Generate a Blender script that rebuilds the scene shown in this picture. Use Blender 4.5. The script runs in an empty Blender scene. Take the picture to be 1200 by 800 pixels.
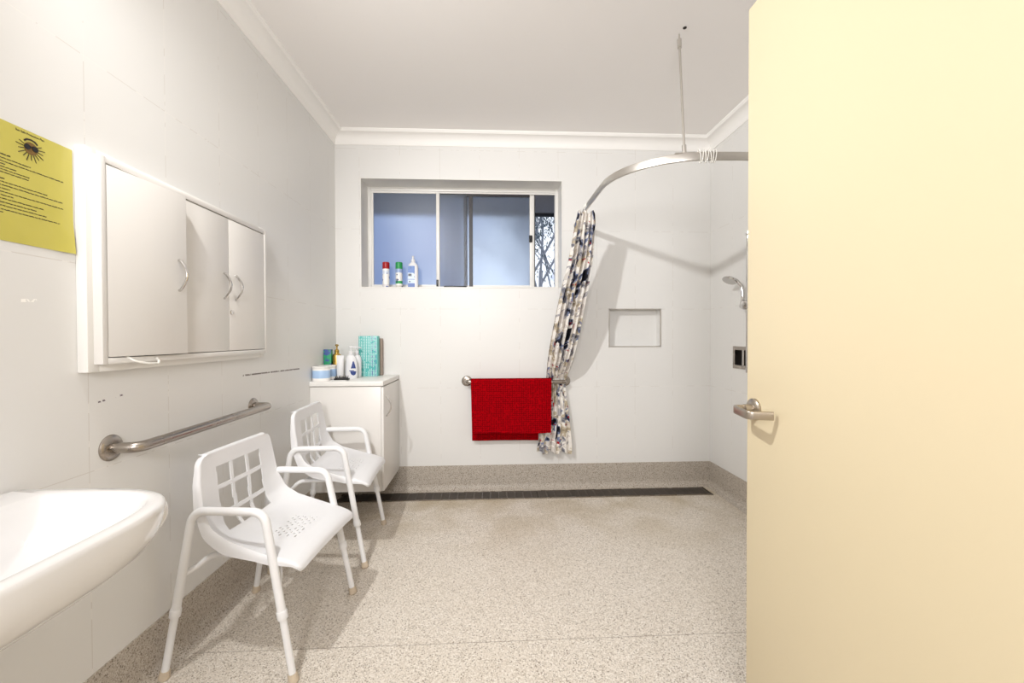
import bpy, bmesh, math, random
from mathutils import Vector, Matrix
R = math.radians
random.seed(7)
SC = bpy.context.scene
COL = SC.collection

# ------------------------------------------------------------------ helpers
def lin(c):
    f = lambda v: v/12.92 if v <= .04045 else ((v+.055)/1.055)**2.4
    return tuple(f(v/255) for v in c)+(1,)

def tag(o, label=None, cat=None, group=None, kind=None):
    if label: o['label'] = label
    if cat: o['category'] = cat
    if group: o['group'] = group
    if kind: o['kind'] = kind
    return o

def empty(name, loc, rz=0):
    o = bpy.data.objects.new(name, None)
    o.empty_display_size = .05
    o.location = loc; o.rotation_euler = (0, 0, rz)
    COL.objects.link(o)
    return o

def offs(o):
    v = Vector((0, 0, 0))
    while o is not None:
        v += o.location
        o = o.parent
    return v

def smooth_path(pts, rad, n=6):
    pts = [Vector(p) for p in pts]
    if rad <= 0: return pts
    out = [pts[0]]
    for a, b, c in zip(pts, pts[1:], pts[2:]):
        d1, d2 = (a-b), (c-b)
        ang = d1.angle(d2)
        t = min(rad/math.tan(ang/2), d1.length*.49, d2.length*.49)
        p1, p2 = b+d1.normalized()*t, b+d2.normalized()*t
        for i in range(n+1):
            s = i/n
            out.append(p1*(1-s)**2+b*2*s*(1-s)+p2*s*s)
    out.append(pts[-1])
    return out

class MB:
    def __init__(s):
        s.bm = bmesh.new()
        s.uv = None
    def box(s, x0, x1, y0, y1, z0, z1, bev=0, seg=2, M=None):
        v = [s.bm.verts.new((x, y, z)) for x in (x0, x1) for y in (y0, y1) for z in (z0, z1)]
        fs = [s.bm.faces.new([v[i] for i in q]) for q in
              ((0, 1, 3, 2), (4, 6, 7, 5), (0, 4, 5, 1), (2, 3, 7, 6), (0, 2, 6, 4), (1, 5, 7, 3))]
        if bev:
            es = list({e for f in fs for e in f.edges})
            r = bmesh.ops.bevel(s.bm, geom=es, offset=bev, segments=seg, affect='EDGES', profile=.5)
            v = list({w for f in r['faces'] for w in f.verts} | {w for w in v if w.is_valid})
        if M is not None: bmesh.ops.transform(s.bm, matrix=M, verts=v)
        return s
    def sweep(s, pts, sec, closed=False, up=None, scale=None):
        """sec: list of (a,b) offsets in the plane across the path"""
        pts = [Vector(p) for p in pts]
        n = len(pts); rings = []
        t0 = (pts[1]-pts[0]).normalized()
        ref = Vector(up) if up else (Vector((0, 0, 1)) if abs(t0.z) < .9 else Vector((1, 0, 0)))
        nrm = (ref-t0*ref.dot(t0)).normalized()
        for i, p in enumerate(pts):
            if i == 0: t = t0
            elif i == n-1: t = (pts[-1]-pts[-2]).normalized()
            else: t = ((pts[i]-pts[i-1]).normalized()+(pts[i+1]-pts[i]).normalized()).normalized()
            if up: nrm = Vector(up)
            nrm = (nrm-t*nrm.dot(t)).normalized()
            bi = t.cross(nrm)
            k = scale[i] if scale else 1
            rings.append([s.bm.verts.new(p+bi*a*k+nrm*b*k) for a, b in sec])
        m = len(sec)
        for r0, r1 in zip(rings, rings[1:]):
            for j in range(m):
                s.bm.faces.new((r0[j], r0[(j+1) % m], r1[(j+1) % m], r1[j]))
        s.bm.faces.new(list(reversed(rings[0]))); s.bm.faces.new(rings[-1])
        return s
    def tube(s, pts, r, bend=0, n=16, bn=7, scale=None):
        sec = [(r*math.cos(2*math.pi*i/n), r*math.sin(2*math.pi*i/n)) for i in range(n)]
        return s.sweep(smooth_path(pts, bend, bn), sec, scale=scale)
    def bar(s, pts, w, h, bend=0, up=(0, 0, 1), rnd=0, bn=7):
        a, b = w/2, h/2
        if rnd:
            sec = []
            for cx, cy, a0 in ((a-rnd, b-rnd, 0), (-a+rnd, b-rnd, 90), (-a+rnd, -b+rnd, 180), (a-rnd, -b+rnd, 270)):
                for k in range(4):
                    t = R(a0+k*30); sec.append((cx+rnd*math.cos(t), cy+rnd*math.sin(t)))
        else: sec = [(a, -b), (a, b), (-a, b), (-a, -b)]
        return s.sweep(smooth_path(pts, bend, bn), sec, up=up)
    def lathe(s, prof, c=(0, 0, 0), n=28, axis='z', sx=1, sy=1):
        c = Vector(c); rings = []
        for r, h in prof:
            ring = []
            for i in range(n):
                t = 2*math.pi*i/n
                a, b = r*math.cos(t)*sx, r*math.sin(t)*sy
                p = {'z': (a, b, h), 'x': (h, a, b), 'y': (b, h, a)}[axis]
                ring.append(s.bm.verts.new(c+Vector(p)))
            rings.append(ring)
        for r0, r1 in zip(rings, rings[1:]):
            for j in range(n):
                s.bm.faces.new((r0[j], r0[(j+1) % n], r1[(j+1) % n], r1[j]))
        s.bm.faces.new(list(reversed(rings[0]))); s.bm.faces.new(rings[-1])
        return s
    def loft(s, rings, cap=True):
        vs = [[s.bm.verts.new(p) for p in r] for r in rings]
        n = len(vs[0])
        for a, b in zip(vs, vs[1:]):
            for j in range(n):
                s.bm.faces.new((a[j], a[(j+1) % n], b[(j+1) % n], b[j]))
        if cap:
            s.bm.faces.new(list(reversed(vs[0]))); s.bm.faces.new(vs[-1])
        return s
    def extrude(s, poly, axis, a, b):
        """closed polygon in the plane across axis, pushed from a to b"""
        mk = {'x': lambda p, h: (h, p[0], p[1]), 'y': lambda p, h: (p[0], h, p[1]), 'z': lambda p, h: (p[0], p[1], h)}[axis]
        return s.loft([[mk(p, a) for p in poly], [mk(p, b) for p in poly]])
    def grid(s, nu, nv, fn, skip=None, uvfn=None):
        vs = [[s.bm.verts.new(fn(i/nu, j/nv)) for j in range(nv+1)] for i in range(nu+1)]
        uvl = s.bm.loops.layers.uv.verify() if uvfn else None
        for i in range(nu):
            for j in range(nv):
                if skip and skip(i, j): continue
                f = s.bm.faces.new((vs[i][j], vs[i+1][j], vs[i+1][j+1], vs[i][j+1]))
                if uvl:
                    for lp, (a, b) in zip(f.loops, ((i, j), (i+1, j), (i+1, j+1), (i, j+1))):
                        lp[uvl].uv = uvfn(a/nu, b/nv)
        return s
    def solid(s, t):
        bmesh.ops.recalc_face_normals(s.bm, faces=s.bm.faces[:])
        bmesh.ops.solidify(s.bm, geom=s.bm.faces[:], thickness=t)
        return s
    def xf(s, M):
        bmesh.ops.transform(s.bm, matrix=M, verts=s.bm.verts[:]); return s
    def build(s, name, m, parent=None, local=False, ang=35, recalc=True, base=True, structure=False):
        loose = [v for v in s.bm.verts if not v.link_faces]
        if loose: bmesh.ops.delete(s.bm, geom=loose, context='VERTS')
        if recalc: bmesh.ops.recalc_face_normals(s.bm, faces=s.bm.faces[:])
        o_loc = Vector((0, 0, 0))
        if parent is not None and not local:
            bmesh.ops.translate(s.bm, vec=-offs(parent), verts=s.bm.verts[:])
        elif parent is None and base and not local:
            xs = [v.co for v in s.bm.verts]
            o_loc = Vector(((min(c.x for c in xs)+max(c.x for c in xs))/2, (min(c.y for c in xs)+max(c.y for c in xs))/2, min(c.z for c in xs)))
            bmesh.ops.translate(s.bm, vec=-o_loc, verts=s.bm.verts[:])
        me = bpy.data.meshes.new(name)
        s.bm.to_mesh(me); s.bm.free()
        me.polygons.foreach_set('use_smooth', [True]*len(me.polygons))
        me.set_sharp_from_angle(angle=R(ang))
        me.materials.append(m)
        o = bpy.data.objects.new(name, me)
        o.location = o_loc
        COL.objects.link(o)
        if parent is not None: o.parent = parent
        return o

def copy_tree(o, parent=None):
    c = o.copy(); COL.objects.link(c)
    if parent is not None: c.parent = parent
    for ch in list(o.children): copy_tree(ch, c)
    return c

# ------------------------------------------------------------------ materials
class NT:
    def __init__(s, name):
        s.m = bpy.data.materials.new(name); s.m.use_nodes = True
        s.t = s.m.node_tree; s.n = s.t.nodes; s.l = s.t.links
        s.n.clear()
        s.out = s.n.new('ShaderNodeOutputMaterial')
        s.b = s.n.new('ShaderNodeBsdfPrincipled')
        s.l.new(s.b.outputs[0], s.out.inputs[0])
    def new(s, t, **kw):
        n = s.n.new(t)
        for k, v in kw.items():
            if k.startswith('i_'): n.inputs[k[2:]].default_value = v
            else: setattr(n, k, v)
        return n
    def link(s, a, b): s.l.new(a, b)
    def val(s, sock, v):
        if hasattr(v, 'is_output'): s.l.new(v, sock)
        else: sock.default_value = v
    def math(s, op, a, b=0, c=0, clamp=False):
        n = s.n.new('ShaderNodeMath'); n.operation = op; n.use_clamp = clamp
        for i, v in enumerate((a, b, c)): s.val(n.inputs[i], v)
        return n.outputs[0]
    def mix(s, fac, a, b, blend='MIX'):
        n = s.n.new('ShaderNodeMix'); n.data_type = 'RGBA'; n.blend_type = blend
        s.val(n.inputs[0], fac); s.val(n.inputs[6], a); s.val(n.inputs[7], b)
        return n.outputs[2]
    def noise(s, scale, detail=2, rough=.5, vec=None, dist=0):
        n = s.n.new('ShaderNodeTexNoise')
        n.inputs['Scale'].default_value = scale; n.inputs['Detail'].default_value = detail
        n.inputs['Roughness'].default_value = rough; n.inputs['Distortion'].default_value = dist
        if vec is not None: s.l.new(vec, n.inputs['Vector'])
        return n
    def vor(s, scale, vec=None, feature='F1'):
        n = s.n.new('ShaderNodeTexVoronoi'); n.feature = feature
        n.inputs['Scale'].default_value = scale
        if vec is not None: s.l.new(vec, n.inputs['Vector'])
        return n
    def ramp(s, fac, stops, interp='LINEAR'):
        n = s.n.new('ShaderNodeValToRGB'); n.color_ramp.interpolation = interp
        e = n.color_ramp.elements
        while len(e) < len(stops): e.new(.5)
        for el, (p, c) in zip(e, stops):
            el.position = p; el.color = c if len(c) == 4 else tuple(c)+(1,)
        s.l.new(fac, n.inputs[0]); return n.outputs[0]
    def pos(s):
        return s.n.new('ShaderNodeNewGeometry').outputs['Position']
    def obj(s):
        return s.n.new('ShaderNodeTexCoord').outputs['Object']
    def uvc(s):
        return s.n.new('ShaderNodeTexCoord').outputs['UV']
    def sep(s, v):
        n = s.n.new('ShaderNodeSeparateXYZ'); s.l.new(v, n.inputs[0]); return n.outputs
    def bump(s, h, strength=.3, dist=.002):
        n = s.n.new('ShaderNodeBump'); n.inputs['Strength'].default_value = strength; n.inputs['Distance'].default_value = dist
        s.l.new(h, n.inputs['Height']); s.l.new(n.outputs[0], s.b.inputs['Normal'])
    def set(s, **kw):
        mp = dict(col='Base Color', rough='Roughness', metal='Metallic', spec='Specular IOR Level', coat='Coat Weight', sheen='Sheen Weight', trans='Transmission Weight', ior='IOR')
        for k, v in kw.items(): s.val(s.b.inputs[mp[k]], v)
        return s

def plain(name, c, rough=.5, metal=0, var=.04, nscale=30, bump=0, **kw):
    m = NT(name)
    n = m.noise(nscale, 3, vec=m.obj())
    c = lin(c)
    dark = tuple(v*(1-var) for v in c[:3])+(1,)
    m.set(col=m.mix(n.outputs['Fac'], c, dark), rough=m.math('MULTIPLY_ADD', n.outputs['Fac'], .1, rough-.05), metal=metal, **kw)
    if bump: m.bump(n.outputs['Fac'], bump, .001)
    return m.m

def line_mask(m, coord, off, step, half):
    """1 on thin lines at off + k*step"""
    a = m.math('ADD', coord, -off+step*100.5)
    a = m.math('MODULO', a, step)
    a = m.math('ABSOLUTE', m.math('SUBTRACT', a, step/2))
    return m.math('LESS_THAN', a, half)

def tile_mat(name, axis, off, streaks=()):
    m = NT(name)
    p = m.pos(); x = m.sep(p)
    h = x[axis]; z = x[2]
    lv = line_mask(m, h, off, .3, .0012)
    lh = line_mask(m, z, 1.98, .6, .0012)
    seam = m.math('MAXIMUM', lv, lh)
    n = m.noise(2.2, 2, vec=p)
    n2 = m.noise(14, 4, vec=p)
    base = m.mix(m.math('MULTIPLY', n.outputs['Fac'], .6), lin((229, 228, 226)), lin((223, 222, 219)))
    seam_c = m.mix(m.math('GREATER_THAN', n2.outputs['Fac'], .5), lin((240, 236, 230)), lin((186, 176, 165)))
    col = m.mix(m.math('MULTIPLY', seam, .38), base, seam_c)
    # marks with a shape of their own: (h0,h1,z0,z1,colour)
    for h0, h1, z0, z1, half, thr, c in streaks:
        t = m.math('DIVIDE', m.math('SUBTRACT', h, h0), h1-h0)
        zl = m.math('MULTIPLY_ADD', t, z1-z0, z0)
        near = m.math('LESS_THAN', m.math('ABSOLUTE', m.math('SUBTRACT', z, zl)), half)
        ins = m.math('MULTIPLY', m.math('GREATER_THAN', t, 0), m.math('LESS_THAN', t, 1))
        br = m.math('GREATER_THAN', m.noise(70, 2, vec=p).outputs['Fac'], thr)
        col = m.mix(m.math('MULTIPLY', m.math('MULTIPLY', near, ins), br), col, lin(c))
    m.set(col=col, rough=.36, spec=.4)
    m.bump(m.math('ADD', m.math('MULTIPLY', seam, -1), m.math('MULTIPLY', n.outputs['Fac'], .25)), .25, .002)
    return m.m

def vinyl_mat(name, seam=False, tint=(1, 1, 1)):
    m = NT(name)
    p = m.pos()
    v = m.vor(340, p); v2 = m.vor(300, p)
    r1 = m.sep(v.outputs['Color'])[0]
    r2 = m.sep(v2.outputs['Color'])[1]
    T = lambda c: tuple(a*b for a, b in zip(lin(c)[:3], tint))+(1,)
    base = m.ramp(r1, [(0, T((164, 154, 142))), (.10, T((200, 191, 180))), (.3, T((218, 210, 200))), (.62, T((226, 219, 210))), (.86, T((242, 238, 232)))], 'CONSTANT')
    col = m.mix(m.math('GREATER_THAN', r2, .94), base, T((120, 110, 100)))
    big = m.noise(1.3, 3, vec=p)
    col = m.mix(m.math('MULTIPLY', m.math('GREATER_THAN', big.outputs['Fac'], .0), m.math('MULTIPLY', big.outputs['Fac'], .30)), col, T((190, 174, 146)), 'MIX')
    if seam:
        x = m.sep(p)
        # worn pale and yellowish wet-area patches near the grate
        st = m.noise(3.2, 4, vec=p, dist=.6)
        band = m.math('MULTIPLY', m.math('GREATER_THAN', x[1], 2.15), m.math('MULTIPLY', m.math('SUBTRACT', x[1], 2.15), .95, clamp=True), clamp=True)
        k = m.math('MULTIPLY', band, m.math('MULTIPLY', m.math('SUBTRACT', st.outputs['Fac'], .38, clamp=True), 2.6, clamp=True))
        col = m.mix(k, col, T((158, 138, 98)))
        ln = m.math('LESS_THAN', m.math('ABSOLUTE', m.math('SUBTRACT', x[1], 1.593)), .0016)
        col = m.mix(m.math('MULTIPLY', ln, .55), col, T((110, 96, 80)))
    m.set(col=col, rough=.5, spec=.35)
    m.bump(r1, .12, .0006)
    return m.m

def metal(name, c=(190, 186, 180), rough=.25, streak=0):
    m = NT(name)
    p = m.obj()
    if streak:
        mp = m.new('ShaderNodeMapping'); mp.inputs['Scale'].default_value = streak; m.link(p, mp.inputs[0]); p = mp.outputs[0]
    n = m.noise(9, 2, vec=p)
    c = lin(c)
    m.set(col=m.mix(n.outputs['Fac'], c, tuple(v*.86 for v in c[:3])+(1,)), rough=m.math('MULTIPLY_ADD', n.outputs['Fac'], .08, rough-.04), metal=1.0)
    return m.m

M = {}
M['tile_left'] = tile_mat('tile_left', 1, 1.2677, (
    (2.02, 2.60, .991, .978, .0035, .40, (112, 102, 96)),
    (1.297, 1.384, .979, .990, .0025, .52, (110, 100, 108)),
    (1.098, 1.134, 1.2635, 1.2665, .004, .45, (252, 250, 246)),))
M['tile_back'] = tile_mat('tile_back', 0, -.0874)
M['tile_right'] = tile_mat('tile_right', 1, 2.905)
M['paint_ceiling'] = plain('ceiling_paint', (249, 246, 244), .75, var=.03, nscale=1.5)
M['cornice'] = plain('cornice_paint', (248, 246, 243), .6, var=.02, nscale=3)
M['floor'] = vinyl_mat('speckled_floor_vinyl', True)
M['skirt'] = vinyl_mat('speckled_skirting_vinyl', False, (.70, .685, .67))
M['white_laminate'] = plain('white_laminate', (226, 223, 219), .32, var=.02, nscale=6)
M['white_board'] = plain('white_gloss_board', (234, 232, 228), .38, var=.03, nscale=12)
M['door'] = plain('cream_door_paint', (219, 205, 173), .42, var=.015, nscale=3)
M['ceramic'] = plain('white_ceramic', (232, 231, 231), .10, var=.01, nscale=2, coat=.4)
M['white_plastic'] = plain('white_moulded_plastic', (226, 226, 228), .38, var=.02, nscale=20)
M['white_tube'] = plain('white_powder_coated_tube', (232, 232, 233), .3, var=.02, nscale=30)
M['cream_tip'] = plain('cream_rubber', (206, 190, 168), .7, var=.2, nscale=60)
M['steel'] = metal('brushed_steel', (176, 168, 160), .27)
M['chrome'] = metal('chrome', (214, 212, 210), .12)
M['satin'] = metal('satin_nickel', (186, 176, 164), .32)
M['alu'] = metal('satin_aluminium', (216, 212, 206), .36)
M['grate'] = metal('dark_steel_grate', (132, 128, 126), .30)
M['frame_white'] = plain('white_window_aluminium', (232, 230, 226), .35, var=.03)
M['dark_stile'] = plain('dark_sash_edge', (44, 40, 44), .4, var=.1)
M['black'] = plain('black_plastic', (22, 21, 22), .4, var=.2)
M['clear'] = plain('clear_plastic', (236, 234, 228), .15, var=.02)
M['red_cap'] = plain('red_plastic_cap', (166, 8, 18), .35, var=.1)
M['green_cap'] = plain('green_plastic_cap', (42, 152, 84), .35, var=.1)
M['gold'] = metal('gold_plastic', (206, 170, 92), .28)
M['painted_shade'] = plain('cavity_shade', (60, 52, 46), .9, var=.3)
M['ink'] = plain('black_ink', (52, 44, 42), .8, var=.1)
M['eave'] = plain('grey_soffit', (206, 202, 204), .8, var=.2, nscale=40)
M['bark'] = plain('pale_bark', (232, 228, 222), .8, var=.4, nscale=14)
M['leaf'] = plain('grey_green_leaf', (140, 154, 150), .6, var=.5, nscale=6)

def frosted(name, tint):
    m = NT(name)
    n = m.noise(220, 2, vec=m.obj())
    tr = m.new('ShaderNodeBsdfTranslucent'); tr.inputs[0].default_value = tint
    rf = m.new('ShaderNodeBsdfRefraction'); rf.inputs['Color'].default_value = tint; rf.inputs['Roughness'].default_value = .34; rf.inputs['IOR'].default_value = 1.25
    gl = m.new('ShaderNodeBsdfGlossy'); gl.inputs['Roughness'].default_value = .35; gl.inputs[0].default_value = (.9, .9, .9, 1)
    a = m.new('ShaderNodeMixShader'); a.inputs[0].default_value = .8
    m.link(tr.outputs[0], a.inputs[1]); m.link(rf.outputs[0], a.inputs[2])
    b = m.new('ShaderNodeMixShader'); b.inputs[0].default_value = .04
    m.link(a.outputs[0], b.inputs[1]); m.link(gl.outputs[0], b.inputs[2])
    bp = m.new('ShaderNodeBump'); bp.inputs['Strength'].default_value = .25; bp.inputs['Distance'].default_value = .001
    m.link(n.outputs['Fac'], bp.inputs['Height']); m.link(bp.outputs[0], rf.inputs['Normal'])
    m.link(b.outputs[0], m.out.inputs[0])
    return m.m
M['frost'] = frosted('frosted_glass', (.86, .92, 1, 1))

def towel_mat():
    m = NT('red_waffle_towelling')
    p = m.pos(); x = m.sep(p)
    n = m.noise(160, 2, vec=p)
    w = m.noise(38, 2, vec=p)
    a = line_mask(m, m.math('MULTIPLY_ADD', w.outputs['Fac'], .003, x[0]), 0, .017, .0022)
    b = line_mask(m, m.math('MULTIPLY_ADD', w.outputs['Fac'], .003, x[2]), 0, .015, .0022)
    g = m.math('MAXIMUM', a, b)
    brk = m.math('GREATER_THAN', m.noise(70, 2, vec=p).outputs['Fac'], .44)
    g = m.math('MULTIPLY', g, brk)
    col = m.mix(m.math('MULTIPLY', g, .75), m.mix(n.outputs['Fac'], lin((176, 1, 14)), lin((150, 1, 10))), lin((92, 2, 8)))
    m.set(col=col, rough=.95, spec=.04)
    m.bump(m.math('SUBTRACT', n.outputs['Fac'], g), .8, .003)
    return m.m
M['towel'] = towel_mat()

def curtain_mat():
    m = NT('floral_print_fabric')
    uv = m.uvc()
    def layer(scale, off, dist=1.1, det=2):
        mp = m.new('ShaderNodeMapping'); mp.inputs['Location'].default_value = off
        m.link(uv, mp.inputs[0])
        return m.noise(scale, det, .5, mp.outputs[0], dist).outputs['Fac']
    a = layer(9, (3.1, 7.7, 0)); b = layer(7, (13.7, 1.3, 2)); c = layer(11, (5.2, 21.4, 4)); d = layer(20, (8.8, 2.6, 7)); e = layer(10, (1.9, 15.5, 9), 1.6)
    col = m.ramp(a, [(0, lin((214, 208, 202))), (.40, lin((240, 236, 230))), (.53, lin((222, 214, 202))), (.57, lin((190, 178, 156))), (.66, lin((158, 146, 126)))], 'CONSTANT')
    col = m.mix(m.math('GREATER_THAN', c, .575), col, lin((168, 166, 170)))
    col = m.mix(m.math('GREATER_THAN', c, .63), col, lin((112, 112, 120)))
    col = m.mix(m.math('GREATER_THAN', b, .57), col, lin((120, 130, 160)))
    col = m.mix(m.math('GREATER_THAN', b, .60), col, lin((46, 48, 64)))
    col = m.mix(m.math('GREATER_THAN', b, .64), col, lin((22, 22, 28)))
    col = m.mix(m.math('GREATER_THAN', e, .64), col, lin((242, 238, 233)))
    col = m.mix(m.math('GREATER_THAN', d, .69), col, lin((164, 26, 36)))
    m.set(col=col, rough=.7, spec=.25)
    m.bump(m.noise(300, 2, vec=uv).outputs['Fac'], .1, .001)
    return m.m
M['curtain'] = curtain_mat()

def teal_mat():
    m = NT('teal_dotted_card')
    p = m.obj(); x = m.sep(p)
    st = line_mask(m, x[0], 0, .0115, .0022)
    dots = line_mask(m, x[2], 0, .009, .0028)
    br = m.math('GREATER_THAN', m.noise(26, 2, vec=p).outputs['Fac'], .43)
    w = m.math('MULTIPLY', m.math('MULTIPLY', st, dots), br)
    st2 = line_mask(m, x[0], .006, .023, .0026)
    nb = m.math('MULTIPLY', m.math('MULTIPLY', st2, m.math('GREATER_THAN', x[0], .012)), m.math('GREATER_THAN', m.noise(60, 2, vec=p).outputs['Fac'], .47))
    col = m.mix(w, lin((92, 186, 182)), lin((232, 244, 244)))
    col = m.mix(nb, col, lin((66, 92, 160)))
    m.set(col=col, rough=.4)
    return m.m
M['teal'] = teal_mat()

def notice_mat():
    m = NT('yellow_laminated_paper')
    p = m.obj()
    n = m.noise(9, 3, vec=p)
    m.set(col=m.mix(n.outputs['Fac'], lin((206, 196, 92)), lin((190, 180, 76))), rough=.3, coat=.3)
    m.bump(n.outputs['Fac'], .25, .004)
    return m.m
M['paper'] = notice_mat()

def band_mat(name, base, stops, rough=.35, noisescale=0, ncol=None, thr=.6):
    """colour bands up the height of the thing (object z)"""
    m = NT(name)
    p = m.obj(); z = m.sep(p)[2]
    c = m.ramp(m.math('MULTIPLY', z, 1/.25), [(0, lin(base))]+[(s/.25, lin(k)) for s, k in stops], 'CONSTANT')
    if noisescale:
        c = m.mix(m.math('GREATER_THAN', m.noise(noisescale, 2, vec=p).outputs['Fac'], thr), c, lin(ncol))
    m.set(col=c, rough=rough)
    return m.m

# ------------------------------------------------------------------ the setting
XL, XR, YB, YF, H = -1.167, 1.712, 3.202, -.22, 2.70
def cells(mb, us, vs, fn, skip):
    for i in range(len(us)-1):
        for j in range(len(vs)-1):
            t = skip(i, j)
            if t is None: continue
            fn(us[i], us[i+1], vs[j], vs[j+1], t)

def struct(o, label=None, cat=None):
    return tag(o, label, cat, None, 'structure')

fl = MB().box(XL-.2, XR+.2, YF-1.5, YB+.2, -.12, 0)
struct(fl.build('floor', M['floor'], base=False), 'speckled beige vinyl floor of the wet room', 'floor')
ce = MB().box(XL-.2, XR+.2, YF-1.5, YB+.2, H, H+.12).build('ceiling', M['paint_ceiling'], base=False)
struct(ce, 'plain off-white ceiling above the wet room', 'ceiling')
hole = MB().lathe([(.006, 0), (.009, .0), (.009, .0025), (.004, .003)], (.962, 2.05, H-.003), 16).build('anchor_hole', M['painted_shade'], ce)  # dark disc paints the shade inside the hole
hole['label'] = 'small dark screw hole left in the ceiling'

struct(MB().box(XL-.2, XL, YF-1.5, YB, 0, H).build('wall_left', M['tile_left'], base=False), 'white tiled wall carrying the cupboard and grab rail', 'wall')
# far wall with the window opening and the shower niche
wb = MB()
WX0, WX1, WZ0, WZ1 = -.981, .545, 1.54, 2.363
NX0, NX1, NZ0, NZ1 = .91, 1.315, 1.09, 1.38
cells(wb, [XL-.2, WX0, WX1, NX0, NX1, XR+.2], [0, NZ0, NZ1, WZ0, WZ1, H],
      lambda a, b, c, d, t: wb.box(a, b, YB+t, YB+.24, c, d),
      lambda i, j: None if (i == 1 and j == 3) else (.085 if (i == 3 and j == 1) else 0))
wbk = wb.build('wall_back', M['tile_back'], base=False)
struct(wbk, 'white tiled wall below the high window', 'wall')
ng = MB()
for a in ((NX0-.004, NX0+.003, NZ0-.004, NZ1+.004), (NX1-.003, NX1+.004, NZ0-.004, NZ1+.004), (NX0, NX1, NZ0-.004, NZ0+.003), (NX0, NX1, NZ1-.003, NZ1+.004)):
    ng.box(a[0], a[1], YB-.003, YB+.012, a[2], a[3])
nt = ng.build('niche_trim', M['alu'], wbk)
nt['label'] = 'thin metal edging round the recessed shower niche'
# right wall with the recess for the steel dish
wr = MB()
RY0, RY1, RZ0, RZ1 = 2.685, 2.875, .955, 1.085
cells(wr, [YF-1.5, RY0, RY1, YB], [0, RZ0, RZ1, H],
      lambda a, b, c, d, t: wr.box(XR+t, XR+.2, a, b, c, d), lambda i, j: .085 if (i == 1 and j == 1) else 0)
struct(wr.build('wall_right', M['tile_right'], base=False), 'white tiled shower wall with the shower rail', 'wall')
# entry wall behind the camera, with its doorway
wf = MB()
cells(wf, [XL, -1.05, .70, XR], [0, 2.42, H], lambda a, b, c, d, t: wf.box(a, b, YF-.12, YF, c, d), lambda i, j: None if (i == 1 and j == 0) else 0)
struct(wf.build('wall_front', M['paint_ceiling'], base=False), 'plain entry wall with the doorway', 'wall')
struct(MB().box(XL, XR, YF-1.5, YF-1.4, 0, H).build('wall_corridor', M['paint_ceiling'], base=False), 'plain corridor wall beyond the doorway', 'wall')

# coved skirting
def skirt_poly():
    p = [(0, .187), (.005, .187), (.005, .045)]
    for k in range(7):
        t = R(90*k/6); p.append((.005+.04*(1-math.cos(t)), .045-.043*math.sin(t)))
    return p+[(.05, 0), (0, 0)]
sp = skirt_poly()
struct(MB().extrude([(XL+a, b) for a, b in sp], 'y', YF, YB).build('baseboard_left', M['skirt'], base=False, ang=50), 'speckled coved skirting under the cupboard wall', 'skirting')
struct(MB().extrude([(YB-a, b) for a, b in sp], 'x', XL, XR).build('baseboard_back', M['skirt'], base=False, ang=50), 'speckled coved skirting behind the floor grate', 'skirting')
struct(MB().extrude([(XR-a, b) for a, b in sp], 'y', YF, YB).build('baseboard_right', M['skirt'], base=False, ang=50), 'speckled coved skirting of the shower wall', 'skirting')
# cornice
def corn_poly():
    p = [(0, 0), (.005, 0), (.006, .008)]
    for k in range(9):
        t = R(90*k/8); p.append((.008+.06*(1-math.cos(t)), .012+.06*math.sin(t)))
    return p+[(.072, .078), (.078, .086), (.078, .093), (0, .093)]
cp = corn_poly(); zc = H-.093
struct(MB().extrude([(XL+a, zc+b) for a, b in cp], 'y', YF, YB).build('trim_1', M['cornice'], base=False, ang=25), 'white coved cornice above the cupboard wall', 'cornice')
struct(MB().extrude([(YB-a, zc+b) for a, b in cp], 'x', XL, XR).build('trim_2', M['cornice'], base=False, ang=25), 'white coved cornice above the window', 'cornice')
struct(MB().extrude([(XR-a, zc+b) for a, b in cp], 'y', YF, YB).build('trim_3', M['cornice'], base=False, ang=25), 'white coved cornice above the shower wall', 'cornice')

# ------------------------------------------------------------------ window
win = struct(empty('window_1', ((WX0+WX1)/2, 3.38, WZ0)), 'high aluminium window with frosted sliding glass', 'window')
FY0, FY1 = 3.375, 3.43
f = MB()
f.box(WX0, WX0+.03, FY0, FY1, WZ0, WZ1, .003); f.box(WX1-.03, WX1, FY0, FY1, WZ0, WZ1, .003)
f.box(WX0+.03, WX1-.03, FY0, FY1, WZ1-.034, WZ1, .003); f.box(WX0+.03, WX1-.03, FY0, FY1, WZ0, WZ0+.032, .003)
f.box(WX0+.03, WX1-.03, FY0+.012, FY0+.018, WZ1-.046, WZ1-.034)
f.build('window_frame', M['frame_white'], win)
rv = MB()     # painted metal lining of the reveal
rv.box(WX0, WX0+.006, YB-.004, FY0, WZ0, WZ1); rv.box(WX1-.006, WX1, YB-.004, FY0, WZ0, WZ1); rv.box(WX0+.006, WX1-.006, YB-.004, FY0, WZ1-.006, WZ1); rv.box(WX0+.006, WX1-.006, YB-.004, FY0, WZ0, WZ0+.006)
rv.build('reveal_lining', M['frame_white'], win)
# fixed sash on the left
fs = MB()
fs.box(-.951, -.935, 3.382, 3.40, WZ0+.032, WZ1-.034); fs.box(-.44, -.413, 3.378, 3.402, WZ0+.03, WZ1-.034, .002)
fs.box(-.935, -.44, 3.382, 3.40, WZ1-.05, WZ1-.034); fs.box(-.935, -.44, 3.382, 3.40, WZ0+.032, WZ0+.046)
fs = fs.build('fixed_sash', M['frame_white'], win)
MB().box(-.936, -.439, 3.388, 3.394, WZ0+.045, WZ1-.049).build('pane', M['frost'], fs)
MB().box(-.44, -.424, 3.37, 3.379, WZ0+.032, WZ0+.085, .002).build('catch', M['black'], fs)
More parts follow.
